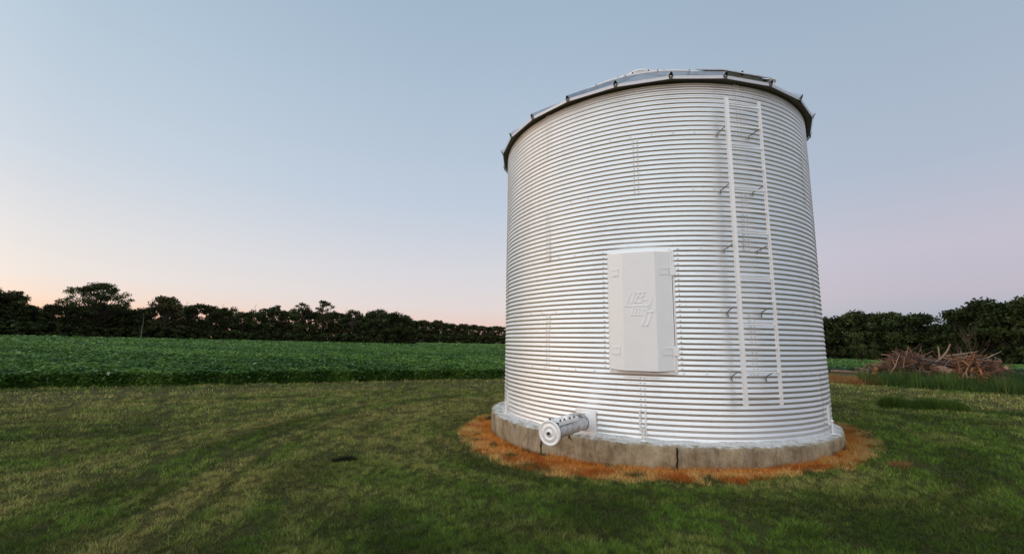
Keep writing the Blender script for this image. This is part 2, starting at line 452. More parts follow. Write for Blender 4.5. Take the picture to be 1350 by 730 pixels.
for k in range(NP):
    a = PH + 15 * k; mb = MB(); T, Nn = tan_dir(a), None
    sl = (rp(a, 1) - rp(a, 0)).normalized(); up = T.cross(sl).normalized()
    if up.z < 0: up = -up
    for t0, t1 in ((0, 1),):
        p0 = rp(a, 0) - sl * .012; p1 = rp(a, .985)
        w0, w1, h0, h1 = .036, .024, .056, .045
        A0 = [p0 - T * w0, p0 - T * w0 * .35 + up * h0, p0 + T * w0 * .35 + up * h0, p0 + T * w0]
        A1 = [p1 - T * w1, p1 - T * w1 * .35 + up * h1, p1 + T * w1 * .35 + up * h1, p1 + T * w1]
        mb.add(A0 + A1, [(0, 1, 5, 4), (1, 2, 6, 5), (2, 3, 7, 6)])
        # dark plates that stand for the shade inside the hollow rib end
    rb = mb.build('roof_rib', ROOF, ro, fixn=False)
    so = rb.modifiers.new('solid', 'SOLIDIFY'); so.thickness = .004; so.offset = -1
    eb = MB(); q = rp(a, 0) + sl * .015
    eb.add([q - T * .034 - UPV * .0, q - T * .012 + up * .050, q + T * .012 + up * .050, q + T * .034], [(0, 1, 2, 3)])
    q = rp(a, 0) + rad_dir(a) * .004 
    eb.add([q - T * .030 + UPV * .004, q + T * .030 + UPV * .004, q + T * .022 - UPV * .046, q - T * .022 - UPV * .046], [(0, 1, 2, 3)])
    ro2 = eb.build('rib_end_shade', DARK, rb, fixn=False)
    so = ro2.modifiers.new('solid', 'SOLIDIFY'); so.thickness = .003
# eave angle closing the gap under the roof edge, coloured dark for the shade there
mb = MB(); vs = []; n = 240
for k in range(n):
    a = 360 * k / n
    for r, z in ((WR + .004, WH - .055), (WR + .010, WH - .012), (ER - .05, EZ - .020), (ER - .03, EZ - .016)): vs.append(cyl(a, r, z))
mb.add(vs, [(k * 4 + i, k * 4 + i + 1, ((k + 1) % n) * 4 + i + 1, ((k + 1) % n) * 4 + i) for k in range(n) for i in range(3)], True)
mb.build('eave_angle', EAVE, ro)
# peak: collar and cap
mb = MB(); mb.lathe((0, 0, 0), (0, 0, 1), [(.31, 6.56), (.30, 6.61), (.27, 6.62), (.27, 6.69)], 32)
mb.build('peak_collar', ROOF, ro)
mb = MB(); mb.lathe((0, 0, 0), (0, 0, 1), [(.28, 6.665), (.31, 6.665), (.315, 6.68), (.31, 6.70), (.15, 6.73), (.0, 6.74)], 32)
mb.build('peak_cap', PALE, ro)
# two stiffening rings round the roof, carried on small clips
for tt, rr_ in ((.36, .014), (.70, .012)):
    mb = MB(); pts = []
    for k in range(97):
        a = PH + 3.75 * k; pts.append(rp(a, tt, .066))
    mb.tube(pts, rr_, 6, cap=False); rg = mb.build('roof_ring', PALE, ro)
    for k in range(NP):
        a = PH + 15 * k; cb = MB(); cb.box(rp(a, tt, .050), .012, .012, .035, tan_dir(a), rad_dir(a)); cb.build('clip', DARK, rg)
# roof hatch above the ladder
hb = MB(); hl = MB()
def slab4(mbx, a0, a1, t0, t1, l0, l1):
    q = [rp(a0, t0, l0), rp(a1, t0, l0), rp(a1, t1, l0), rp(a0, t1, l0), rp(a0, t0, l1), rp(a1, t0, l1), rp(a1, t1, l1), rp(a0, t1, l1)]
    mbx.add(q, [(3, 2, 1, 0), (4, 5, 6, 7), (0, 1, 5, 4), (1, 2, 6, 5), (2, 3, 7, 6), (3, 0, 4, 7)])
slab4(hb, 6.9, 19.8, .03, .24, .005, .075); slab4(hl, 4.9, 21.2, -.01, .27, .088, .104)
hb.build('hatch_curb', PALE, ro); hd = hl.build('hatch_lid', WORN, ro)
cb = MB(); cb.box(rp(12, .022, .075), .012, .014, .03, tan_dir(12), rad_dir(12)); cb.build('latch', DARK, hd)
mb = MB(); c = rp(25.5, .075, 0); mb.lathe(c, (0, 0, 1), [(.085, -.02), (.085, .055), (.105, .055), (.105, .075), (.0, .085)], 20); mb.build('vent', PALE, ro)

# door --------------------------------------------------------------
DZ0, DZ1 = .868, 2.420
door = MB()
A_, r_ = [-27.9, -23.8, -15.4, -10.9], [WR + .022, WR + .108, WR + .108, WR + .022]
bot = [cyl(a, r, DZ0 + (.0 if 0 < k < 3 else .012)) for k, (a, r) in enumerate(zip(A_, r_))]
top = [cyl(a, r, DZ1 - (.0 if 0 < k < 3 else .0)) for k, (a, r) in enumerate(zip(A_, r_))]
door.add(bot + top, [(0, 1, 5, 4), (1, 2, 6, 5), (2, 3, 7, 6), (4, 5, 6, 7)])
DR = door.build('door', DOOR, BIN, fixn=True)
so = DR.modifiers.new('solid', 'SOLIDIFY'); so.thickness = .004; so.offset = -1
bv = DR.modifiers.new('bevel', 'BEVEL'); bv.width = .006; bv.segments = 2
ub = MB(); ub.prism([cyl(-27.4, WR + .012, DZ0 + .03), cyl(-23.6, WR + .095, DZ0 + .03), cyl(-15.6, WR + .095, DZ0 + .03), cyl(-11.4, WR + .012, DZ0 + .03)], (0, 0, .02))
ub.build('underside_shade', RUST_SHADE, DR)  # dark brown plate, its colour stands for the shadow under the door
fr_ = MB()
def arc_band(mbx, a0, a1, r0, r1, z0, z1, n=10):
    vs = []
    for k in range(n + 1):
        a = a0 + (a1 - a0) * k / n
        vs += [cyl(a, r0, z0), cyl(a, r1, z0), cyl(a, r1, z1), cyl(a, r0, z1)]
    fs = [(4 * k + i, 4 * k + (i + 1) % 4, 4 * k + 4 + (i + 1) % 4, 4 * k + 4 + i) for k in range(n) for i in range(4)]
    mbx.add(vs, fs + [(0, 3, 2, 1), (4 * n, 4 * n + 1, 4 * n + 2, 4 * n + 3)])
arc_band(fr_, -28.35, -27.7, WR - .004, WR + .013, DZ0 - .03, DZ1 + .03, 3)
arc_band(fr_, -11.0, -10.2, WR - .004, WR + .013, DZ0 - .03, DZ1 + .03, 3)
arc_band(fr_, -11.3, -11.0, WR + .0, WR + .045, DZ0 - .01, DZ1 + .045, 1)
arc_band(fr_, -27.7, -11.3, WR - .004, WR + .016, DZ1 + .004, DZ1 + .035, 10)
arc_band(fr_, -27.7, -11.0, WR - .004, WR + .018, DZ0 - .040, DZ0 - .012, 10)
fr_.build('door_frame', PALE, BIN, bevel=.003)
fb = MB()
for k in range(24):
    zz = DZ0 + .02 + k * P_
    for a_ in (-29.6, -28.75, -9.9, -9.1):
        c = cyl(a_, WR + .012, zz + (0 if a_ in (-28.75, -9.9) else .02)); fb.lathe(c, rad_dir(a_), [(.010, 0), (.009, .006), (.0, .009)], 6)
fb.build('frame_bolt', PALE, BIN, fixn=False)['kind'] = 'stuff'
def hinge(a0, a1, r0, r1, z, name):
    mb = MB(); p0, p1 = cyl(a0, r0, z), cyl(a1, r1, z); t = (p1 - p0); L = t.length; t.normalize(); nrm = t.cross(UPV)
    if nrm.dot(rad_dir((a0 + a1) / 2)) < 0: nrm = -nrm
    mb.box((p0 + p1) / 2 + nrm * .003, L / 2, .002, .055, t, nrm)
    bb = mb
    for u in (-.5, .1, .6):
        for w in (-.035, .035):
            bb.lathe((p0 + p1) / 2 + t * u * L / 2 + UPV * w + nrm * .005, nrm, [(.009, 0), (.008, .006), (0, .009)], 6)
    return mb.build(name, DOOR, DR)
for z in (2.16, 1.12):
    hinge(-27.4, -24.9, WR + .030, WR + .085, z, 'latch_plate')
    hinge(-14.2, -11.3, WR + .085, WR + .022, z, 'hinge_plate')
    mb = MB(); arc_band(mb, -11.4, -9.9, WR + .047, WR + .052, z - .055, z + .055, 3); mb.build('hinge_leaf', DOOR, DR, bevel=.002)
mb = MB(); arc_band(mb, -10.95, -10.75, WR + .014, WR + .018, 1.19, 2.09, 1); mb.build('door_gap', DARK, DR)
# embossed emblem: slanted strokes, raised from the door
em = MB()
pa, pb = cyl(-23.8, WR + .108, 0), cyl(-15.4, WR + .108, 0)
tdir = (pb - pa).normalized(); nd = tdir.cross(UPV)
if nd.dot(rad_dir(-19.6)) < 0: nd = -nd
mid_ = (pa + pb) / 2
def ep(u, v):      # u, v in emblem units (0..626, 0..730)
    s = (u - 250) / 626 * .575 ; zz = 1.885 - (v - 150) / 730 * .665
    return mid_ + tdir * s + UPV * (zz)
def stroke(pts, w=13, h=.0034):
    for (u0, v0), (u1, v1) in zip(pts[:-1], pts[1:]):
        p0, p1 = ep(u0, v0), ep(u1, v1); d = (p1 - p0); L = d.length; d.normalize(); pd = nd.cross(d)
        ww = w * .00092 / 2 * 1.25
        q = [p0 - d * ww, p1 + d * ww]
        base = [q[0] + pd * ww, q[1] + pd * ww, q[1] - pd * ww, q[0] - pd * ww]
        topq = [q[0] + d * ww * .5 + pd * ww * .5, q[1] - d * ww * .5 + pd * ww * .5, q[1] - d * ww * .5 - pd * ww * .5, q[0] + d * ww * .5 - pd * ww * .5]
        vs = [b_ + nd * .0005 for b_ in base] + [b_ + nd * h for b_ in topq]
        em.add(vs, [(0, 1, 5, 4), (1, 2, 6, 5), (2, 3, 7, 6), (3, 0, 4, 7), (4, 5, 6, 7)])
for st in ([(135, 155), (55, 355), (390, 345), (415, 255)], [(200, 160), (140, 310)], [(190, 160), (325, 158), (300, 222), (232, 222), (265, 160)],
           [(215, 230), (190, 300), (270, 300), (285, 262), (345, 262)], [(165, 385), (140, 482), (322, 482)], [(205, 395), (190, 465)], [(250, 395), (235, 465)],
           [(290, 395), (280, 465)], [(205, 395), (250, 395)], [(372, 372), (345, 450), (282, 632), (352, 632), (415, 450), (448, 395)], [(350, 440), (448, 440)], [(372, 372), (400, 372)],
           [(320, 400), (352, 400)]):
    stroke(st, 24)
em.build('emblem', DOOR, DR, fixn=True)

BRK = Mat('bracket_steel', .6, .5, (.22, .20, .18)).m
# ladder --------------------------------------------------------------
LAD = bpy.data.objects.new('ladder', None); link(LAD, BIN)
LR = WR + .15
for a_, wt, wr in ((5.08, .024, .020), (15.15, .0135, .014)):
    mb = MB(); c0, c1 = cyl(a_, LR, .475), cyl(a_, LR, 4.53)
    t_, n_ = tan_dir(a_), rad_dir(a_)
    cc = (c0 + c1) / 2; hh = (c1.z - c0.z) / 2
    mb.box(cc + n_ * wr, wt, .003, hh, t_, n_)
    s_ = 1 if a_ < 10 else -1
    mb.box(cc + t_ * (wt - .003) * s_, .003, wr, hh - .001, t_, n_); mb.box(cc - t_ * (wt - .003) * s_, .003, wr * .6, hh - .002, t_, n_)
    mb.build('rail', PALE, LAD)
za = 4.43
for k in range(14):
    z = za - k * .2955
    if z < .53: break
    mb = MB(); p0, p1 = cyl(5.08, LR - .004, z), cyl(15.15, LR - .004, z); t_ = (p1 - p0).normalized(); n_ = t_.cross(UPV)
    if n_.dot(rad_dir(10)) < 0: n_ = -n_
    mb.box((p0 + p1) / 2, (p1 - p0).length / 2 - .008, .013, .0105, t_, n_)
    mb.build('rung', PALE, LAD, bevel=.004)
for idx in (60, 48, 36, 24, 12):
    z = idx * P_ + .03
    for a_ in (5.08, 15.15):
        mb = MB(); up_ = .035
        if idx > 30: pts = [cyl(a_ - .3, LR - .02, z + .04), cyl(a_ - 1.0, WR + .04, z + .0), cyl(a_ - 1.4, WR + .012, z - .01), cyl(a_ - 1.45, WR + .012, z - .06)]
        else: pts = [cyl(a_ - .4, LR - .01, z + .03), cyl(a_ - 1.2, LR - .03, z + .035), cyl(a_ - 1.6, WR + .06, z + .0), cyl(a_ - 1.6, WR + .012, z - .03), cyl(a_ - 1.4, WR + .012, z - .08)]
        mb.tube(pts, .007, 6); mb.build('bracket', BRK, LAD)

# anchor brackets at the foot of the wall ------------------------------
for a0 in (-77, -19.7, 43.4, 103, 163, -137):
    mb = MB()
    for s in (-1, 1):
        mb.box(cyl(a0 + s * .75, WR + .014, .245), .009, .008, .125, tan_dir(a0), rad_dir(a0))
    mb.box(cyl(a0, WR + .012, .36), .046, .004, .006, tan_dir(a0), rad_dir(a0))
    mb.box(cyl(a0, WR + .022, .145), .040, .012, .014, tan_dir(a0), rad_dir(a0))
    an = mb.build('anchor_bracket', PALE, BIN, bevel=.002)
    sb = MB(); sb.tube([cyl(a0 + .1, WR + .045, -.01), cyl(a0 + .1, WR + .045, .20)], .011, 8)
    sb.tube([cyl(a0 + .9, WR + .035, .0), cyl(a0 + .7, WR + .03, .14)], .007, 6); sb.lathe(cyl(a0 + .1, WR + .045, .165), (0, 0, 1), [(0, 0), (.024, 0), (.024, .018), (0, .018)], 6)
    sb.lathe(cyl(a0 + .1, WR + .045, .0), (0, 0, 1), [(.045, 0), (.045, .008), (.0, .009)], 10)
    sb.build('anchor_rod', PALE, an)

# unloading tube ------------------------------------------------------
TA = -35.5; n_ = rad_dir(TA); t_ = tan_dir(TA)
tb = MB(); T0 = cyl(TA, WR - .02, .165)
tb.lathe(T0, n_, [(.092, 0), (.092, 1.0)], 32); tb.lathe(T0, n_, [(.098, .52), (.098, .60)], 32)
tb.lathe(T0, n_, [(.092, .52), (.098, .52)], 32); tb.lathe(T0, n_, [(.098, .60), (.092, .60)], 32)
TU = tb.build('unload_tube', WORN, BIN)
mb = MB(); mb.box(T0 + n_ * .035, .15, .010, .155, t_, n_); mb.lathe(T0 + n_ * .045, n_, [(.125, 0), (.122, .03), (.10, .10)], 32)
mb.build('tube_collar', PALE, TU, bevel=.003)
mb = MB(); D0 = T0 + n_ * .985
mb.lathe(D0, n_, [(.0, 0), (.141, 0), (.145, .004), (.145, .026), (.139, .031), (.128, .031), (.120, .025), (.098, .025), (.090, .033), (.066, .033), (.058, .027), (.040, .027), (.034, .038), (.0, .040)], 48)
ec = mb.build('end_cover', PALE, TU)
mb = MB(); mb.lathe(D0 + n_ * .038, n_, [(.020, 0), (.020, .012), (.010, .013), (.010, .040), (0, .041)], 6); mb.build('axle_nut', RUST_SHADE, ec)
mb = MB(); mb.lathe(D0 - n_ * .012, n_, [(.095, 0), (.143, 0), (.143, .008), (.095, .008)], 40); mb.build('flange', DARK, TU)
# mounting plate with bolted angle above the tube
mb = MB(); pc = T0 + n_ * .68 + UPV * .118
mb.box(pc, .085, .25, .004, t_, n_); mb.box(pc + t_ * .085 + UPV * -.018, .004, .25, .022, t_, n_); mb.box(pc - t_ * .085 + UPV * -.018, .004, .25, .022, t_, n_)
mb.box(pc + UPV * .014 - n_ * .12, .03, .06, .012, t_, n_)
mp_ = mb.build('motor_plate', PALE, TU, bevel=.002)
mb = MB()
for (u, w) in ((.075, .2), (.075, .1), (.078, -.03), (.075, -.15), (-.07, .2), (.0, -.2)): mb.lathe(pc + t_ * u + n_ * w + UPV * .004, (0, 0, 1), [(.014, 0), (.014, .012), (.007, .013), (.007, .026), (0, .027)], 6)
mb.build('plate_bolt', RUST_SHADE, mp_)
mb = MB(); mb.box(T0 + n_ * .52 - UPV * .115, .012, .006, .028, t_, n_); mb.tube([T0 + n_ * .52 - UPV * .10, T0 + n_ * .50 - UPV * .165 + t_ * .02], .006, 6); mb.build('tube_bracket', DARK, TU)
mb = MB(); mb.box(T0 + n_ * .30 + UPV * .125 - t_ * .03, .05, .10, .004, t_, n_); mb.box(T0 + n_ * .22 + UPV * .112 , .06, .03, .018, t_, n_); mb.build('hinge_tab', WORN, TU)

# ------------------------------------------------------------------ grass
def slab_ring(x, y):
    dx, dy = x - SX, y - SY; r = np.hypot(dx, dy); a = np.degrees(np.arctan2(dx, -dy))
    out = np.interp(a, [-180, -95, -75, -50, -35, -18, 0, 15, 30, 50, 75, 180], [3.15, 3.30, 3.34, 3.44, 3.52, 3.34, 3.20, 3.14, 3.13, 3.20, 3.20, 3.12])
    return r, a, out
cs, sn = math.cos(R_(24.8)), math.sin(R_(24.8))
def lawn_colour(x, y):
    # mower tracks run along the field and bend round the bin
    rb = np.hypot(x - SX, y - SY); w = sst(9.0, 4.5, rb)
    u0 = x * cs + y * sn; v0 = -x * sn + y * cs; th = np.arctan2(x - SX, -(y - SY))
    u = u0 * (1 - w) + th * 4.0 * w; v = v0 * (1 - w) + (6.0 - rb) * w
    swath = fbm(u * .14, v * 1.35, 1, 3); patch = fbm(x * .6, y * .6, 4, 4); fine = fbm(x * 3.3, y * 3.3, 9, 3)
    streak = fbm(u * .8, v * 5.5, 6, 2)
    rho = np.hypot(x, y)
    lush_shade = sst(-2.5, 1.5, x) * sst(13, 7, rho) + .9 * sst(3.5, 6, x) * sst(18, 12, rho)  # lush green, plus shade right of the bin put into the colour
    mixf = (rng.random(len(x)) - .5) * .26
    dry = sst(.36, .66, mixf + .40 * swath + .20 * patch + .18 * fine + .22 * streak - .105 * lush_shade + .03 * sst(8, 16, rho))
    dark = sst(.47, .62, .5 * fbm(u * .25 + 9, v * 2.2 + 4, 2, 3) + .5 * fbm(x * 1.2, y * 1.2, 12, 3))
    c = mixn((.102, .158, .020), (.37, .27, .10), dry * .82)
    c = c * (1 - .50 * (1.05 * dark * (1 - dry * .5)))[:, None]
    return c, dry
def blades(xy, h, w, lean, colour, jit=.35, hvar=.4):
    n = len(xy); x, y = xy[:, 0], xy[:, 1]; z = H(x, y)
    th = rng.random(n) * 2 * np.pi; ph = rng.random(n) * 2 * np.pi
    hh = h * (1 - hvar + 2 * hvar * rng.random(n)); ww = w * (.7 + .6 * rng.random(n)); ln = lean * rng.random(n) * hh
    bx, by = np.cos(th) * ww / 2, np.sin(th) * ww / 2
    lx, ly = np.cos(ph) * ln, np.sin(ph) * ln
    V = np.empty((n, 3, 3))
    V[:, 0] = np.stack([x - bx, y - by, z - .01], -1); V[:, 1] = np.stack([x + bx, y + by, z - .01], -1)
    V[:, 2] = np.stack([x + lx, y + ly, z + hh], -1)
    j = 1 + jit * (rng.random((n, 1)) * 2 - 1); hue = rng.random((n, 1))
    c = colour * j; c = c * (1 - .25 * hue * np.array([[1, 0, .5]])) 
    Cc = np.repeat(c[:, None, :], 3, 1)
    return V.reshape(-1, 3), np.arange(3 * n).reshape(-1, 3), Cc.reshape(-1, 3)
def sector(n, r0, r1, az0=-57, az1=57):
    r = np.sqrt(r0 ** 2 + (r1 ** 2 - r0 ** 2) * rng.random(n)); a = np.radians(az0 + (az1 - az0) * rng.random(n))
    return np.stack([r * np.sin(a), r * np.cos(a)], -1)
def keep_lawn(xy):
    x, y = xy[:, 0], xy[:, 1]
    r, a, out = slab_ring(x, y)
    edge = out + .16 * (fbm(x * 6, y * 6, 3) - .5) * 2 + .10 * (rng.random(len(x)) - .5) + .05
    return (r > edge) & (y < field_edge(x) - .15 + .3 * fbm(x, y))
Vs, Fs, Cs = [], [], []; nb = 0
for r0, r1, nn, h, w in ((1.9, 4.0, 380000, .027, .0045), (4.0, 6.5, 330000, .030, .0062), (6.5, 10, 240000, .036, .009), (10, 15, 150000, .05, .016), (15, 30, 150000, .06, .026)):
    xy = sector(nn, r0, r1); xy = xy[keep_lawn(xy)]
    ts = np.clip(60 / max(r0, 3.5), 4, 17); tuft = fbm(xy[:, 0] * ts, xy[:, 1] * ts, 5, 2)
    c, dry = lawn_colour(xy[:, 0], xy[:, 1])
    tf = sst(.30, .68, tuft)
    c = c * (.55 + .8 * tf)[:, None]
    v, f, cc = blades(xy, h * (.45 + .75 * tf), w, 1.7, c, .6)
    Vs.append(v); Fs.append(f + nb); Cs.append(cc); nb += len(v)
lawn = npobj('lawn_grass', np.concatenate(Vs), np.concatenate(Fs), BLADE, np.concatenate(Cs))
tag(lawn, 'short mown lawn grass, green with dry straw streaks', 'grass', kind='stuff')
# dead orange grass round the slab
nn = 150000
a = rng.random(nn) * 360 - 180; rr = 2.86 + 1.0 * rng.random(nn)
a = a[:]; x = SX + rr * np.sin(np.radians(a)); y = SY - rr * np.cos(np.radians(a))
r, aa, out = slab_ring(x, y)
edge = out + .16 * (fbm(x * 6, y * 6, 3) - .5) * 2 + .10 * (rng.random(len(x)) - .5) + .05
k = (r < edge + .05) & (r > 2.89) & (y < CY + 2.4); x, y, r, edge = x[k], y[k], r[k], edge[k]; aa = aa[k]
t1 = fbm(x * 3, y * 3, 8, 3); rim = sst(.0, 1, (r - 2.9) / (edge - 2.9))
c = mixn((.80, .27, .045), (.78, .42, .15), sst(.25, .8, .6 * rim + .5 * t1))
br = sst(.52, .62, fbm(x * 5 + 3, y * 5, 2, 3)); c = c * (1 - br[:, None]) + np.array([[.50, .13, .022]]) * br[:, None]
gr = sst(.66, .72, fbm(x * 4 + 31, y * 4, 2, 3)); c = c * (1 - gr[:, None]) + np.array([[.08, .09, .03]]) * gr[:, None]
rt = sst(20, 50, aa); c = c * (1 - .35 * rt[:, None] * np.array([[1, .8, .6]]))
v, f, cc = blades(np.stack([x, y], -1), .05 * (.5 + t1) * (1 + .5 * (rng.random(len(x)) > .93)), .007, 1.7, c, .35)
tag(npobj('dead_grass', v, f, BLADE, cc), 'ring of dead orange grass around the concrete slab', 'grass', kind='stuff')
# dry thatch sheet under the dead grass
vs = []; n = 200
for k in range(n):
    a_ = -180 + 360 * k / n; o_ = float(slab_ring(SX + math.sin(R_(a_)), SY - math.cos(R_(a_)))[2])
    for q in range(7):
        r = 2.86 + (o_ + .02 - 2.86) * q / 6; x, y = SX + r * math.sin(R_(a_)), SY - r * math.cos(R_(a_)); vs.append((x, y, Hs(x, y) + .004 + (.008 if 0 < q < 6 else -.012)))
V = np.array(vs); i, j = np.meshgrid(np.arange(n), np.arange(6), indexing='ij')
F = np.stack([i * 7 + j, i * 7 + j + 1, ((i + 1) % n) * 7 + j + 1, ((i + 1) % n) * 7 + j], -1).reshape(-1, 4)
M = Mat('thatch', .95, 0, (.25, .11, .04), .05); n1 = M.noise(M.co(), 9, 6, .75)
M.base(M.ramp(n1, [(.35, (.16, .05, .015)), (.5, (.42, .14, .035)), (.7, (.50, .27, .11))])); M.bump(M.noise(M.co(), 90, 4), .8, .02)
th_ = npobj('bare_soil_strip', V, F, M.m, smooth=True); th_['kind'] = 'structure'
# small clods and pebbles lying in the dead ring and small dark tufts are part of the dead grass mass above

# ------------------------------------------------------------------ bean field
def crop():
    Vs, Fs, Cs = [], [], []; nb = 0
    rows = lambda x, y: (-(x) * sn + y * cs)           # across the rows
    def leaves(x, y, z, s, tilt, c, jit=.35):
        nonlocal nb
        n = len(x); th = rng.random(n) * 2 * np.pi; s = s * (.6 + .8 * rng.random(n))
        ex = np.stack([np.cos(th), np.sin(th), (rng.random(n) - .5) * 2 * tilt], -1); ey = np.stack([-np.sin(th), np.cos(th), (rng.random(n) - .5) * 2 * tilt], -1)
        p = np.stack([x, y, z], -1)
        V = np.stack([p - ex * s[:, None] * .6, p + ey * s[:, None] * .38 + np.array([0, 0, .01]), p + ex * s[:, None] * .6, p - ey * s[:, None] * .38 + np.array([0, 0, .01])], 1)
        cc = np.repeat((c * (1 + jit * (rng.random((n, 1)) * 2 - 1)))[:, None, :], 4, 1)
        Vs.append(V.reshape(-1, 3)); Fs.append(np.arange(4 * n).reshape(-1, 4) + nb); Cs.append(cc.reshape(-1, 3)); nb += 4 * n
    def col(x, y):
        a = fbm(x * .12, y * .35, 3, 3); b = fbm(x * 1.4, y * 1.4, 7, 3)
        d_ = fbm(x * .5 + 40, y * 1.3, 5, 3); c = mixn((.045, .115, .014), (.165, .290, .048), sst(.36, .66, .35 * a + .35 * b + .30 * d_))
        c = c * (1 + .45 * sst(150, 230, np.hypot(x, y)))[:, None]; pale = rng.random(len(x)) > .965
        c[pale] = np.array([.26, .34, .20]); return c
    for r0, r1, nn, s in ((13, 22, 95000, .095), (22, 36, 130000, .115), (36, 60, 150000, .13), (60, 110, 110000, .22), (110, 335, 90000, .5)):
        xy = sector(nn, r0, r1, -58, 58); x, y = xy.T; az = np.degrees(np.arctan2(x, y))
        keep = (y > field_edge(x)) & (np.hypot(x, y) < Dtree(az) - 2)
        keep &= ~((x > 9) & (np.hypot(x, y) < 30))
        x, y = x[keep], y[keep]
        top = .43 + .08 * (np.abs(((rows(x, y) / .76) % 1) - .5) * -2 + .5) + .42 * (fbm(x * 1.5, y * 1.5, 2, 3) - .5)
        z = H(x, y) + top - .12 * rng.random(len(x)) ** 2
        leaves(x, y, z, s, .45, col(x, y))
    # the front face of the outermost row
    n = 50000; x = -26 + 44 * rng.random(n); k = rng.random(n); y = field_edge(x) - .05 + .45 * rng.random(n) * k + .30 * (fbm(x * 1.3, 1, 1) - .5)
    z = H(x, y) + .02 + .40 * k
    kk = ~(x > 9); x, y, z = x[kk], y[kk], z[kk]
    leaves(x, y, z, .085, .9, col(x, y) * .9)
    V = np.concatenate(Vs); F = np.concatenate(Fs); Cc = np.concatenate(Cs)
    # the closed canopy below the top leaves
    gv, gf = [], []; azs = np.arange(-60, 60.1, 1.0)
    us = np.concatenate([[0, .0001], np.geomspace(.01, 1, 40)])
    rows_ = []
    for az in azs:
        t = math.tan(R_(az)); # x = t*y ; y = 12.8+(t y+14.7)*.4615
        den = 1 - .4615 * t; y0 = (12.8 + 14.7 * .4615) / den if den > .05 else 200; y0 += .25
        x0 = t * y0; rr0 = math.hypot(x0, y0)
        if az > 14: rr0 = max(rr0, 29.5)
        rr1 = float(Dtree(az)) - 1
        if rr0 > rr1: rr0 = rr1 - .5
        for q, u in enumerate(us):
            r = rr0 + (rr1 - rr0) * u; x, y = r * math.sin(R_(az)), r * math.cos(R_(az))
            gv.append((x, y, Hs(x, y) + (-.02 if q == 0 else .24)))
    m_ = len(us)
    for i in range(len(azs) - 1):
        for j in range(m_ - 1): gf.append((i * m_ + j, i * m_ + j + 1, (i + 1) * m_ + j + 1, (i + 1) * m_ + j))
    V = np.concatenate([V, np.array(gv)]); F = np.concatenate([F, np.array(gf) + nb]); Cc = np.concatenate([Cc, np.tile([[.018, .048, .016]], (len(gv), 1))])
    o = npobj('bean_crop', V, F, CROPM, Cc)
    tag(o, 'low green bean crop filling the field beyond the lawn', 'crop field', kind='stuff')
crop()

# ------------------------------------------------------------------ trees
def tree_proto(name, seed, h, wid, base, ncl, nleaf, leaf, pal, top_bias=.5, trunk_r=None, openness=1.0, label=None, cat='tree', bare=False):
    """h height, wid crown width, base where the crown starts (share of h)"""
    g = np.random.default_rng(seed); rd = random.Random(seed)
    root = bpy.data.objects.new(name, None); COL.objects.link(root)
    tr = MB(); tw = trunk_r or h * .018
    pts = [(0, 0, -.6)]; x = y = 0
    for k in range(1, 7):
        x += rd.uniform(-.012, .012) * h; y += rd.uniform(-.012, .012) * h; pts.append((x, y, h * .86 * k / 6))
    tr.tube(pts, [tw * (1 - .13 * k) for k in range(7)], 7)
    cl = []
    for k in range(ncl):
        a = rd.uniform(0, 2 * math.pi); t = rd.random() ** top_bias; zc = h * (base + (1 - base) * (.06 + .84 * t))
        prof = math.sqrt(max(.05, 1 - (((t - .38) / .66) ** 2)))
        rr = wid / 2 * prof * math.sqrt(rd.uniform(.10, 1)) * .84
        cl.append((rr * math.cos(a), rr * math.sin(a), zc, rd.uniform(.07, .14) * min(h, wid * 1.3) * openness))
    for cx_, cy_, cz_, cr_ in cl:
        b0 = max(.15, base * .7) * h; zs = b0 + (cz_ - b0) * rd.uniform(.15, .55); k = min(5.9, zs / h / .86 * 6); i0 = int(k); f = k - i0
        p0 = Vector(pts[i0]).lerp(Vector(pts[i0 + 1]), f); p1 = Vector((cx_, cy_, cz_)); mid = p0.lerp(p1, .5) + Vector((0, 0, -.04 * h))
        tr.tube([p0, mid, p1], [tw * .42, tw * .26, tw * .08], 5, cap=False)
    tr.build('trunk', BARK, root, fixn=False)
    per = nleaf // ncl; Vv, Cc = [], []
    for (cx_, cy_, cz_, cr_) in cl:
        d = g.normal(size=(per, 3)); d /= np.linalg.norm(d, axis=1)[:, None]; rr = cr_ * (g.random(per) ** .45)[:, None]
        p = np.array([cx_, cy_, cz_]) + d * rr * np.array([1.25, 1.25, .8])
        e1 = g.normal(size=(per, 3)); e1 /= np.linalg.norm(e1, axis=1)[:, None]; e2 = np.cross(e1, d + .3 * g.normal(size=(per, 3))); e2 /= np.linalg.norm(e2, axis=1)[:, None] + 1e-6
        s = leaf * (.6 + .8 * g.random((per, 1)))
        Vv.append(np.stack([p - e1 * s, p + e2 * s * .6, p + e1 * s, p - e2 * s * .6], 1).reshape(-1, 3))
        tone = g.random(); c = np.array(pal[0]) * (1 - tone) + np.array(pal[1]) * tone
        Cc.append(np.repeat(c[None, :] * (1 + .35 * (g.random((per, 1)) * 2 - 1)), 4, 0).reshape(-1, 3) if False else np.repeat((c[None, :] * (1 + .35 * (g.random((per, 1)) * 2 - 1)))[:, None, :], 4, 1).reshape(-1, 3))
    V = np.concatenate(Vv); npobj('crown', V, np.arange(len(V)).reshape(-1, 4), LEAFM, np.concatenate(Cc), parent=root)
    root['category'] = cat; root['proto_h'] = h
    return root
PALD = ((.016, .026, .008), (.056, .074, .022)); PALG = ((.028, .045, .012), (.085, .108, .034)); PALO = ((.030, .035, .012), (.085, .080, .030))
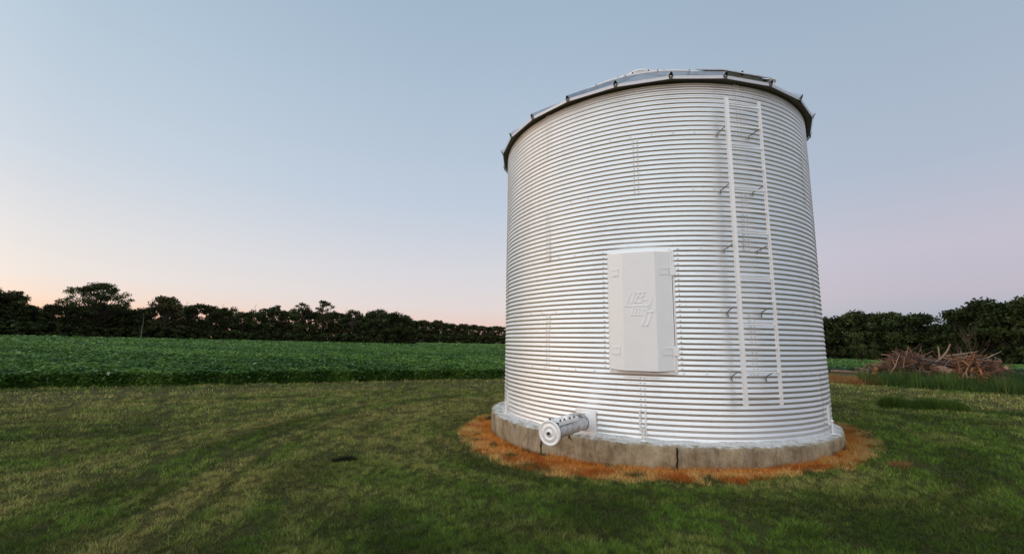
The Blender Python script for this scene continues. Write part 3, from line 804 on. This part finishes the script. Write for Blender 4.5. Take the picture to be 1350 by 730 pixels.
protos = [
    tree_proto('broadleaf_tree', 1, 10, 8.0, .0, 44, 4400, .23, PALD, 1.0),
    tree_proto('broadleaf_tree', 2, 10, 6.8, .0, 38, 3800, .23, PALG, 1.0),
    tree_proto('broadleaf_tree', 3, 10, 8.8, .0, 46, 4600, .24, PALD, .9),
    tree_proto('broadleaf_tree', 4, 10, 5.6, .0, 36, 3400, .22, PALO, 1.1),
    tree_proto('broadleaf_tree', 5, 10, 7.0, .03, 36, 3200, .22, PALO, .8),
]
conif = tree_proto('conifer_tree', 9, 10, 4.2, .10, 40, 2600, .24, PALD, top_bias=1.2)
bush = [tree_proto('bush', 21, 3, 4.6, .02, 16, 1300, .16, PALD, trunk_r=.05, cat='bush'), tree_proto('bush', 22, 3, 4.0, .02, 16, 1200, .15, PALG, trunk_r=.05, cat='bush')]
oakp = tree_proto('oak_tree', 31, 16, 20, .20, 120, 12000, .20, PALD, .75, trunk_r=.34, openness=.62)
tallp = tree_proto('tall_tree', 41, 14, 7.0, .40, 26, 1900, .20, PALO, .9, trunk_r=.15, openness=.72)
used = set()
def put(proto, px, rho, top_y=None, scale=None, wscale=1.0, label=None, group=None):
    x, y, az = px_at(px, rho); z = Hs(x, y)
    if top_y is not None: scale = (px_top(px, top_y, rho) - z) / proto['proto_h']
    if proto.name not in used: r = proto; used.add(proto.name); first = True
    else:
        r = proto.copy(); COL.objects.link(r); first = False
        for ch in list(proto.children):
            c = ch.copy(); COL.objects.link(c); c.parent = r
    r.location = (x, y, z - .05 - (.45 * scale if proto in bush else 0)); r.rotation_euler = (0, 0, random.uniform(0, 6.28)); r.scale = (scale * wscale, scale * wscale, scale)
    if label: r['label'] = label
    if group: r['group'] = group
    elif 'group' in r: del r['group']
    return r
GL = 'trees in the wood beyond the bean field on the left'; LL = 'dark broadleaf tree in the wood behind the bean field left of the bin'
# skyline of the left wood: photo column -> top row
sky_x = [-120, -60, 0, 14, 30, 45, 62, 80, 200, 240, 290, 340, 380, 440, 480, 510, 545]
sky_y = [366, 372, 378, 384, 395, 404, 396, 397, 400, 399, 403, 405, 404, 406, 410, 407, 416]
px = -110.0; k = 0
while px < 540:
    ty = float(np.interp(px, sky_x, sky_y)) + random.uniform(-3.5, 6)
    rho = float(np.interp(px, [-100, 540], [142, 166])) + random.uniform(-1, 5)
    p = protos[[0, 2, 3, 1, 2, 4, 0, 3][k % 8]]
    put(p, px, rho, ty, label=LL, group=GL); px += random.uniform(15, 22); k += 1
# a second rank behind it, lower and in the gaps
px = -100.0
while px < 530:
    ty = float(np.interp(px, sky_x, sky_y)) + random.uniform(2, 10)
    put(protos[k % 5], px, float(np.interp(px, [-100, 540], [152, 176])) + random.uniform(0, 8), ty, wscale=1.15, label=LL, group=GL); px += random.uniform(24, 34); k += 1
# the rounded dark front corner of the wood
for px, ty, rr in ((505, 411, 158), (520, 410, 160), (535, 417, 161), (490, 418, 157)):
    put(protos[2], px, rr, ty, label=LL, group=GL)
# distinct trees standing above the wood
put(oakp, 122, 150, 368, wscale=.98, label='big oak rising above the left wood with sky showing through its crown')
put(protos[4], 216, 150, 387, wscale=1.15, label='round-topped tree right of the big oak standing above the left wood')
tallp2 = tree_proto('tall_tree', 43, 14, 7, .42, 24, 1700, .22, PALO, .9, trunk_r=.14, openness=.8)
put(tallp2, 424, 160, 393, wscale=1.0, label='tallest tree near the right end of the left wood, forked airy crown')
put(tallp, 396, 161, 397, wscale=1.0, label='small-crowned tall tree just left of the tallest one by the wood end')
put(tallp, 362, 160, 400, wscale=.8, label='slender tree with a small pointed top above the middle of the left wood')
put(tallp, 12, 144, 380, wscale=1.3, label='tree at the left edge of the photo with the sunset glow beside it')
put(conif, 484, 160, 409, label='dark pointed conifer just before the rounded end of the left wood')
# low bushes closing the foot of the wood
GBL = 'bushes at the foot of the left wood'
px = -110.0
while px < 545:
    rho = float(np.interp(px, [-100, 540], [138.5, 161])); put(bush[k % 2], px, rho, scale=random.uniform(1.0, 1.6), wscale=1.35, label='low dark bush along the foot of the left wood', group=GBL)
    px += random.uniform(10, 15); k += 1
for (x0_, x1_, ra, rb, lb_, gb_) in ((-110, 545, 156, 184, 'low dark bush along the foot of the left wood', GBL), (1050, 1470, 150, 132, 'low dark bush along the foot of the right wood', 'bushes at the foot of the right wood')):
    px = x0_
    while px < x1_:
        put(bush[k % 2], px, float(np.interp(px, [x0_, x1_], [ra, rb])), scale=random.uniform(1.7, 2.3), wscale=1.25, label=lb_, group=gb_); px += random.uniform(13, 18); k += 1
# bare dead trees and pale snags
def snag(name, seed, h, r0, nb_, mat, label, px, rho, spread=.35, cat='dead tree', bark=False, z0=0.0, upright=.75):
    rd = random.Random(seed); x, y, az = px_at(px, rho)
    root = empty(name, (x, y, Hs(x, y) - .1)); tr = MB(); pts = [(0, 0, 0)]; xx = yy = 0
    for k in range(1, 7): xx += rd.uniform(-.02, .02) * h; yy += rd.uniform(-.02, .02) * h; pts.append((xx, yy, h * k / 6))
    tr.tube(pts, [r0 * (1 - .14 * k) for k in range(7)], 6)
    tr.build('trunk', mat, root)
    for b in range(nb_):
        mb = MB(); k = rd.uniform(1.8, 5.6); i0 = int(k); p = Vector(pts[i0]).lerp(Vector(pts[min(6, i0 + 1)]), k - i0)
        a = rd.uniform(0, 6.28); L = h * spread * rd.uniform(.5, 1) * (1 - .07 * k); q = [p]; d = Vector((math.cos(a), math.sin(a), upright)).normalized()
        for s in range(4): d = (d + Vector((rd.uniform(-.25, .25), rd.uniform(-.25, .25), .12))).normalized(); q.append(q[-1] + d * L / 4)
        rb = r0 * .32
        mb.tube(q, [rb, rb * .8, rb * .6, rb * .4, rb * .2], 5)
        for s in (2, 3):
            e = (d + Vector((rd.uniform(-.9, .9), rd.uniform(-.9, .9), .3))).normalized(); mb.tube([q[s], q[s] + e * L * .2, q[s] + (e + Vector((0, 0, .3))) * L * .38], [rb * .4, rb * .3, rb * .15], 4)
        mb.build('branch', mat, root)
    return tag(root, label, cat)
GRY = Mat('grey_wood', .9, 0, (.16, .14, .12), .1).m
DKW = Mat('brown_twig', .9, 0, (.10, .07, .05), .1).m
snag('dead_tree', 1, 6.5, .12, 5, GRY, 'pale broken trunk standing in front of the left wood below the big oak', 186, 143, .22)
for i_, (px, ty, lb) in enumerate(((242, 396, 'bare dead tree poking above the left wood, first right of the round-topped tree'), (288, 399, 'short bare dead tree above the middle of the left wood, second from the oak'),
        (330, 400, 'bare twiggy dead tree above the left wood beside the slender pointed tree'), (452, 402, 'bare twiggy tree between the tallest tree and the pointed conifer'), (497, 403, 'bare twigs of a dead tree above the rounded end of the left wood'))):
    h = px_top(px, ty, 162) - Hs(*px_at(px, 162)[:2]); snag('dead_tree', 50 + i_, h, .09, 12, GRY, lb, px, 162, .20)
# the distant tree line between the wood and the bin, and on behind the bin
GF = 'far tree line in the gap beside the bin'; px = 520.0
while px < 760:
    ty = float(np.interp(px, [545, 570, 600, 640, 670], [418, 420, 424, 427, 430])) + random.uniform(-1, 2.5)
    put([conif, protos[3], protos[0], conif, protos[4]][k % 5], px, 332 + random.uniform(0, 10), ty, wscale=1.15, label='small distant tree in the far line between the left wood and the bin', group=GF); px += random.uniform(4, 6.5); k += 1
px = 548.0
while px < 700:
    put(bush[k % 2], px, 331, scale=random.uniform(2.4, 3.2), label='small dark bush at the foot of the far tree line beside the bin', group='bushes of the far tree line'); px += random.uniform(6, 9); k += 1
# the right-hand wood
GR = 'trees in the wood on the right behind the brush pile'; LRt = 'dark broadleaf tree in the wood right of the bin'
px = 1040.0
while px < 1480:
    ty = float(np.interp(px, [1090, 1150, 1200, 1235, 1250, 1270, 1300, 1350, 1450], [415, 410, 414, 408, 415, 406, 398, 387, 372])) + random.uniform(-6, 5)
    rho = float(np.interp(px, [1085, 1235, 1255, 1350], [132, 132, 124, 112])) + random.uniform(-1, 5)
    put(protos[[0, 1, 2, 3, 0, 2, 1, 2][k % 8]], px, rho, ty, label=LRt, group=GR); px += random.uniform(17, 27); k += 1
px = 1050.0
while px < 1460:
    ty = float(np.interp(px, [1090, 1240, 1270, 1350, 1450], [421, 421, 414, 402, 388])) + random.uniform(0, 8)
    put(protos[k % 4], px, float(np.interp(px, [1085, 1350], [142, 124])) + random.uniform(0, 6), ty, wscale=1.2, label=LRt, group=GR); px += random.uniform(24, 34); k += 1
px = 1050.0
while px < 1460:
    rho = float(np.interp(px, [1085, 1235, 1255, 1350], [129, 129, 121, 109])); put(bush[k % 2], px, rho, scale=random.uniform(.9, 1.6), label='low dark bush along the foot of the right wood', group='bushes at the foot of the right wood'); px += random.uniform(11, 17); k += 1
put(protos[1], 1133, 126, 436, wscale=.75, label='small paler green tree in front of the right wood near the bin')
put(protos[1], 1153, 125, 449, wscale=.6, label='short pale green sapling right of the small paler tree by the right wood')

# ------------------------------------------------------------------ brush pile, logs and weeds on the right
def stick_mass(n, xr, zr, seed, colA, colB, rho0, rho1, top, rad=(.005, .028), L=(.3, 1.3), flat=.35):
    g = random.Random(seed); Vs = []; Fs = []; Cs = []; nb = 0
    for _ in range(n):
        px = g.uniform(*xr); rho = g.uniform(rho0, rho1); x, y, az = px_at(px, rho); zt = float(np.interp(px, *top)) ; zg = Hs(x, y)
        z = zg + .04 + (zt - .04) * g.random() ** .8
        d = Vector((g.gauss(0, 1), g.gauss(0, 1), g.gauss(0, flat))).normalized(); l = g.uniform(*L) / 2; r = g.uniform(*rad)
        if g.random() < .28: d = Vector((g.gauss(0, .5), g.gauss(0, .5), 1)).normalized(); l *= .6
        bend = Vector((g.gauss(0, .22), g.gauss(0, .22), g.gauss(0, .22))) * l
        P = [Vector((x, y, z)) - d * l, Vector((x, y, z)) + bend, Vector((x, y, z)) + d * l]
        for q in P: q.z = max(q.z, zg + .02)
        a = d.cross(Vector((0, 0, 1))); a = a.normalized() if a.length > .1 else Vector((1, 0, 0)); b = d.cross(a)
        for q, s in zip(P, (1, .8, .4)):
            for k in range(4): Vs.append(q + (a * math.cos(k * 1.5708) + b * math.sin(k * 1.5708)) * r * s)
        for i in range(2):
            for k in range(4): Fs.append((nb + i * 4 + k, nb + i * 4 + (k + 1) % 4, nb + i * 4 + 4 + (k + 1) % 4, nb + i * 4 + 4 + k))
        t = g.random(); c = [A * (1 - t) + B * t for A, B in zip(colA, colB)]
        if g.random() < .25: q_ = sum(c) / 3; c = [q_ * 1.05, q_, q_ * .92]
        Cs += [c] * 12; nb += 12
    return np.array(Vs), np.array(Fs), np.array(Cs)
topc = ([1130, 1150, 1165, 1180, 1200, 1225, 1250, 1275, 1300, 1325, 1340], [.30, .55, .85, 1.35, 1.35, 1.05, 1.0, 1.25, 1.15, .9, .5])
v1, f1, c1 = stick_mass(1100, (1134, 1312), 0, 5, (.10, .048, .028), (.36, .19, .12), 25.0, 27.8, topc)
v2, f2, c2 = stick_mass(2200, (1140, 1310), 0, 6, (.05, .03, .02), (.15, .09, .06), 25.0, 27.8, topc, (.006, .015), (.2, .8))
bp = npobj('brush_pile', np.concatenate([v1, v2]), np.concatenate([f1, f2 + len(v1)]), STICK, np.concatenate([c1, c2]))
tag(bp, 'tangled pile of reddish brown cut branches beyond the lawn', 'brush pile', kind='stuff')
def ppt(px, py, rho):
    d = px_dir(px, py); s = rho / math.hypot(d.x, d.y); return Vector((d.x * s, d.y * s, EYE + d.z * s))
def limb(name, pts, rads, mat, label, cat, extra=()):
    P = [ppt(*p) for p in pts]; mb = MB(); tk = .62 if name == 'branch' else 1.0; rads = [q * tk for q in rads]; o = P[0].copy(); mb.tube([p - o for p in P], rads, 8)
    for ep_, er in extra: mb.tube([ppt(*p) - o for p in ep_], [q * tk for q in er], 6)
    ob = mb.build(name, mat); ob.location = o; return tag(ob, label, cat)
REDW = Mat('barkless_log', .8, 0, (.34, .19, .13), .2).m
ORG = Mat('orange_root', .85, 0, (.30, .14, .06), .1).m
limb('log', [(1229, 484, 25.4), (1243, 487, 25.2), (1257, 492, 24.9)], [.16, .17, .15], REDW, 'thick pinkish barkless log lying across the middle of the brush pile', 'log')
limb('branch', [(1233, 478, 25.4), (1243, 470, 25.4), (1249, 462, 25.4), (1253, 453, 25.4)], [.07, .055, .045, .03], PALEWOOD, 'pale forked branch jutting up from the centre of the brush pile', 'branch',
     [([(1238, 476, 25.4), (1238, 466, 25.4), (1237, 457, 25.4)], [.04, .035, .045]), ([(1247, 469, 25.4), (1262, 467, 25.4), (1276, 465, 25.4), (1290, 463, 25.4)], [.045, .04, .035, .015])])
limb('branch', [(1292, 474, 26.0), (1305, 470, 26.1), (1320, 463, 26.4)], [.035, .03, .015], PALEWOOD, 'thin pale branch slanting up at the right side of the brush pile', 'branch')
limb('branch', [(1172, 494, 24.9), (1180, 483, 24.9), (1186, 466, 25.2)], [.05, .04, .02], REDW, 'straight upright stick leaning at the left part of the brush pile', 'branch', [([(1180, 483, 24.9), (1176, 472, 24.9)], [.03, .015])])
limb('branch', [(1266, 502, 24.6), (1274, 489, 24.6), (1281, 475, 24.7)], [.05, .045, .03], REDW, 'forked stick propped against the orange root mass', 'branch', [([(1274, 489, 24.6), (1275, 500, 24.4)], [.03, .03])])
limb('branch', [(1208, 470, 26.0), (1213, 461, 26.0), (1215, 455, 26.0)], [.02, .015, .01], WOOD, 'thin dark twig standing above the left half of the brush pile', 'branch')
limb('log', [(1190, 476, 25.7), (1199, 474, 25.7), (1206, 478, 25.5)], [.12, .13, .12], REDW, 'short pinkish log end on top of the left half of the brush pile', 'log')
limb('log', [(1320, 487, 25.8), (1326, 484, 25.7)], [.09, .09], REDW, 'small cut log end at the far right of the brush pile', 'log')
limb('stump', [(1152, 494, 25.2), (1156, 484, 25.2)], [.11, .07], ORG, 'small orange stump at the left end of the brush pile', 'stump')
limb('log', [(1096, 489, 27.2), (1112, 489.5, 26.9), (1132, 491, 26.6)], [.07, .07, .06], WOOD, 'thin fallen trunk lying between the bin and the brush pile', 'log')
# orange root mass: a fan of fibres
v, f, c = stick_mass(260, (1258, 1288), 0, 15, (.16, .07, .03), (.40, .19, .09), 24.6, 25.4, ([1255, 1268, 1280, 1290], [.7, 1.2, 1.25, .8]), (.008, .04), (.25, .7), 1.0)
tag(npobj('root_ball', v, f, STICK, c), 'orange brown root mass at the centre right of the brush pile', 'roots')
# bare shrub rising behind the pile
snag('bare_shrub', 71, 2.3, .035, 20, DKW, 'leafless shrub with upright stems rising behind the right half of the brush pile', 1283, 29, .7, 'shrub', upright=1.3)
snag('bare_shrub', 72, 1.7, .03, 14, DKW, 'smaller leafless shrub left of the taller one behind the pile', 1262, 29.5, .7, 'shrub', upright=1.6)
# weeds
def tall_grass(name, n, fx, h, w, pal, label, lean=.35, bend=True, hv=.35):
    xs, ys = fx(n); c = mixn(pal[0], pal[1], sst(.1, .9, rng.random(len(xs)) * .5 + .5 * fbm(xs * 2.6, ys * 2.6)))
    st = rng.random(len(xs)) > .93; c[st] = c[st] * np.array([2.4, 1.5, 1.6])
    hh = h * (1 - hv + 2 * hv * sst(.25, .75, fbm(xs * 2.2, ys * 2.2, 3, 3))); v, f, cc = blades(np.stack([xs, ys], -1), hh, w, lean, c, .3)
    return tag(npobj(name, v, f, BLADE, cc), label, 'grass', kind='stuff')
def band(px0, px1, r0, r1):
    def fx(n):
        px = px0 + (px1 - px0) * rng.random(n); d = np.array([px_at(float(p), 1)[2] for p in np.linspace(px0, px1, 50)]); az = np.radians(np.interp(px, np.linspace(px0, px1, 50), d))
        t = (px - px0) / (px1 - px0); a_, b_ = np.interp(t, np.linspace(0, 1, len(r0)), r0), np.interp(t, np.linspace(0, 1, len(r0)), r1)
        r = a_ + (b_ - a_) * rng.random(n); return r * np.sin(az), r * np.cos(az)
    return fx
tall_grass('tall_weeds', 10000, band(1128, 1420, (22.6, 22.2, 22.0, 22.0, 22), (24.6, 24.6, 24.6, 24.6, 24.6)), .36, .02, ((.030, .065, .012), (.110, .155, .035)), 'strip of tall green weeds along the front of the brush pile', .45, hv=.7)
tall_grass('dry_grass_strip', 9000, band(1080, 1160, (22.5, 22.6), (27.0, 24.0)), .20, .02, ((.28, .12, .04), (.36, .20, .08)), 'orange dry grass strip between the bin and the brush pile', .9)
tall_grass('weed_bank', 12000, band(1128, 1420, (27.8, 27.8), (31, 31)), .45, .03, ((.018, .045, .014), (.04, .08, .024)), 'rough green weeds behind the brush pile', .4)
def ell(cx_, cy_, a_, b_, rot):
    def fx(n):
        r = np.sqrt(rng.random(n)) * (1 - .15 * rng.random(n)); t = rng.random(n) * 2 * np.pi; u, v = a_ * r * np.cos(t), b_ * r * np.sin(t)
        return cx_ + u * math.cos(rot) - v * math.sin(rot), cy_ + u * math.sin(rot) + v * math.cos(rot)
    return fx
tall_grass('grass_clump', 11000, ell(9.32, 10.05, .85, .34, R_(-18)), .17, .012, ((.040, .080, .010), (.10, .16, .025)), 'low dark patch of uncut grass on the lawn right of the bin', .9, hv=.5)
tall_grass('bare_patch', 500, ell(-2.19, 6.0, .17, .07, .2), .06, .012, ((.008, .012, .005), (.015, .02, .008)), 'small dark tuft in the lawn left of the bin', 1.0)
tall_grass('straw_patch', 700, ell(4.68, 5.42, .13, .10, .2), .05, .010, ((.25, .12, .04), (.32, .18, .08)), 'small orange dry patch in the lawn right of the bin', 1.2)
bpy.context.view_layer.update()
# prototypes that were never placed are removed
for p in list(protos) + [conif, oakp, tallp, tallp2] + bush:
    if p.name not in used:
        for ch in list(p.children): bpy.data.objects.remove(ch)
        bpy.data.objects.remove(p)
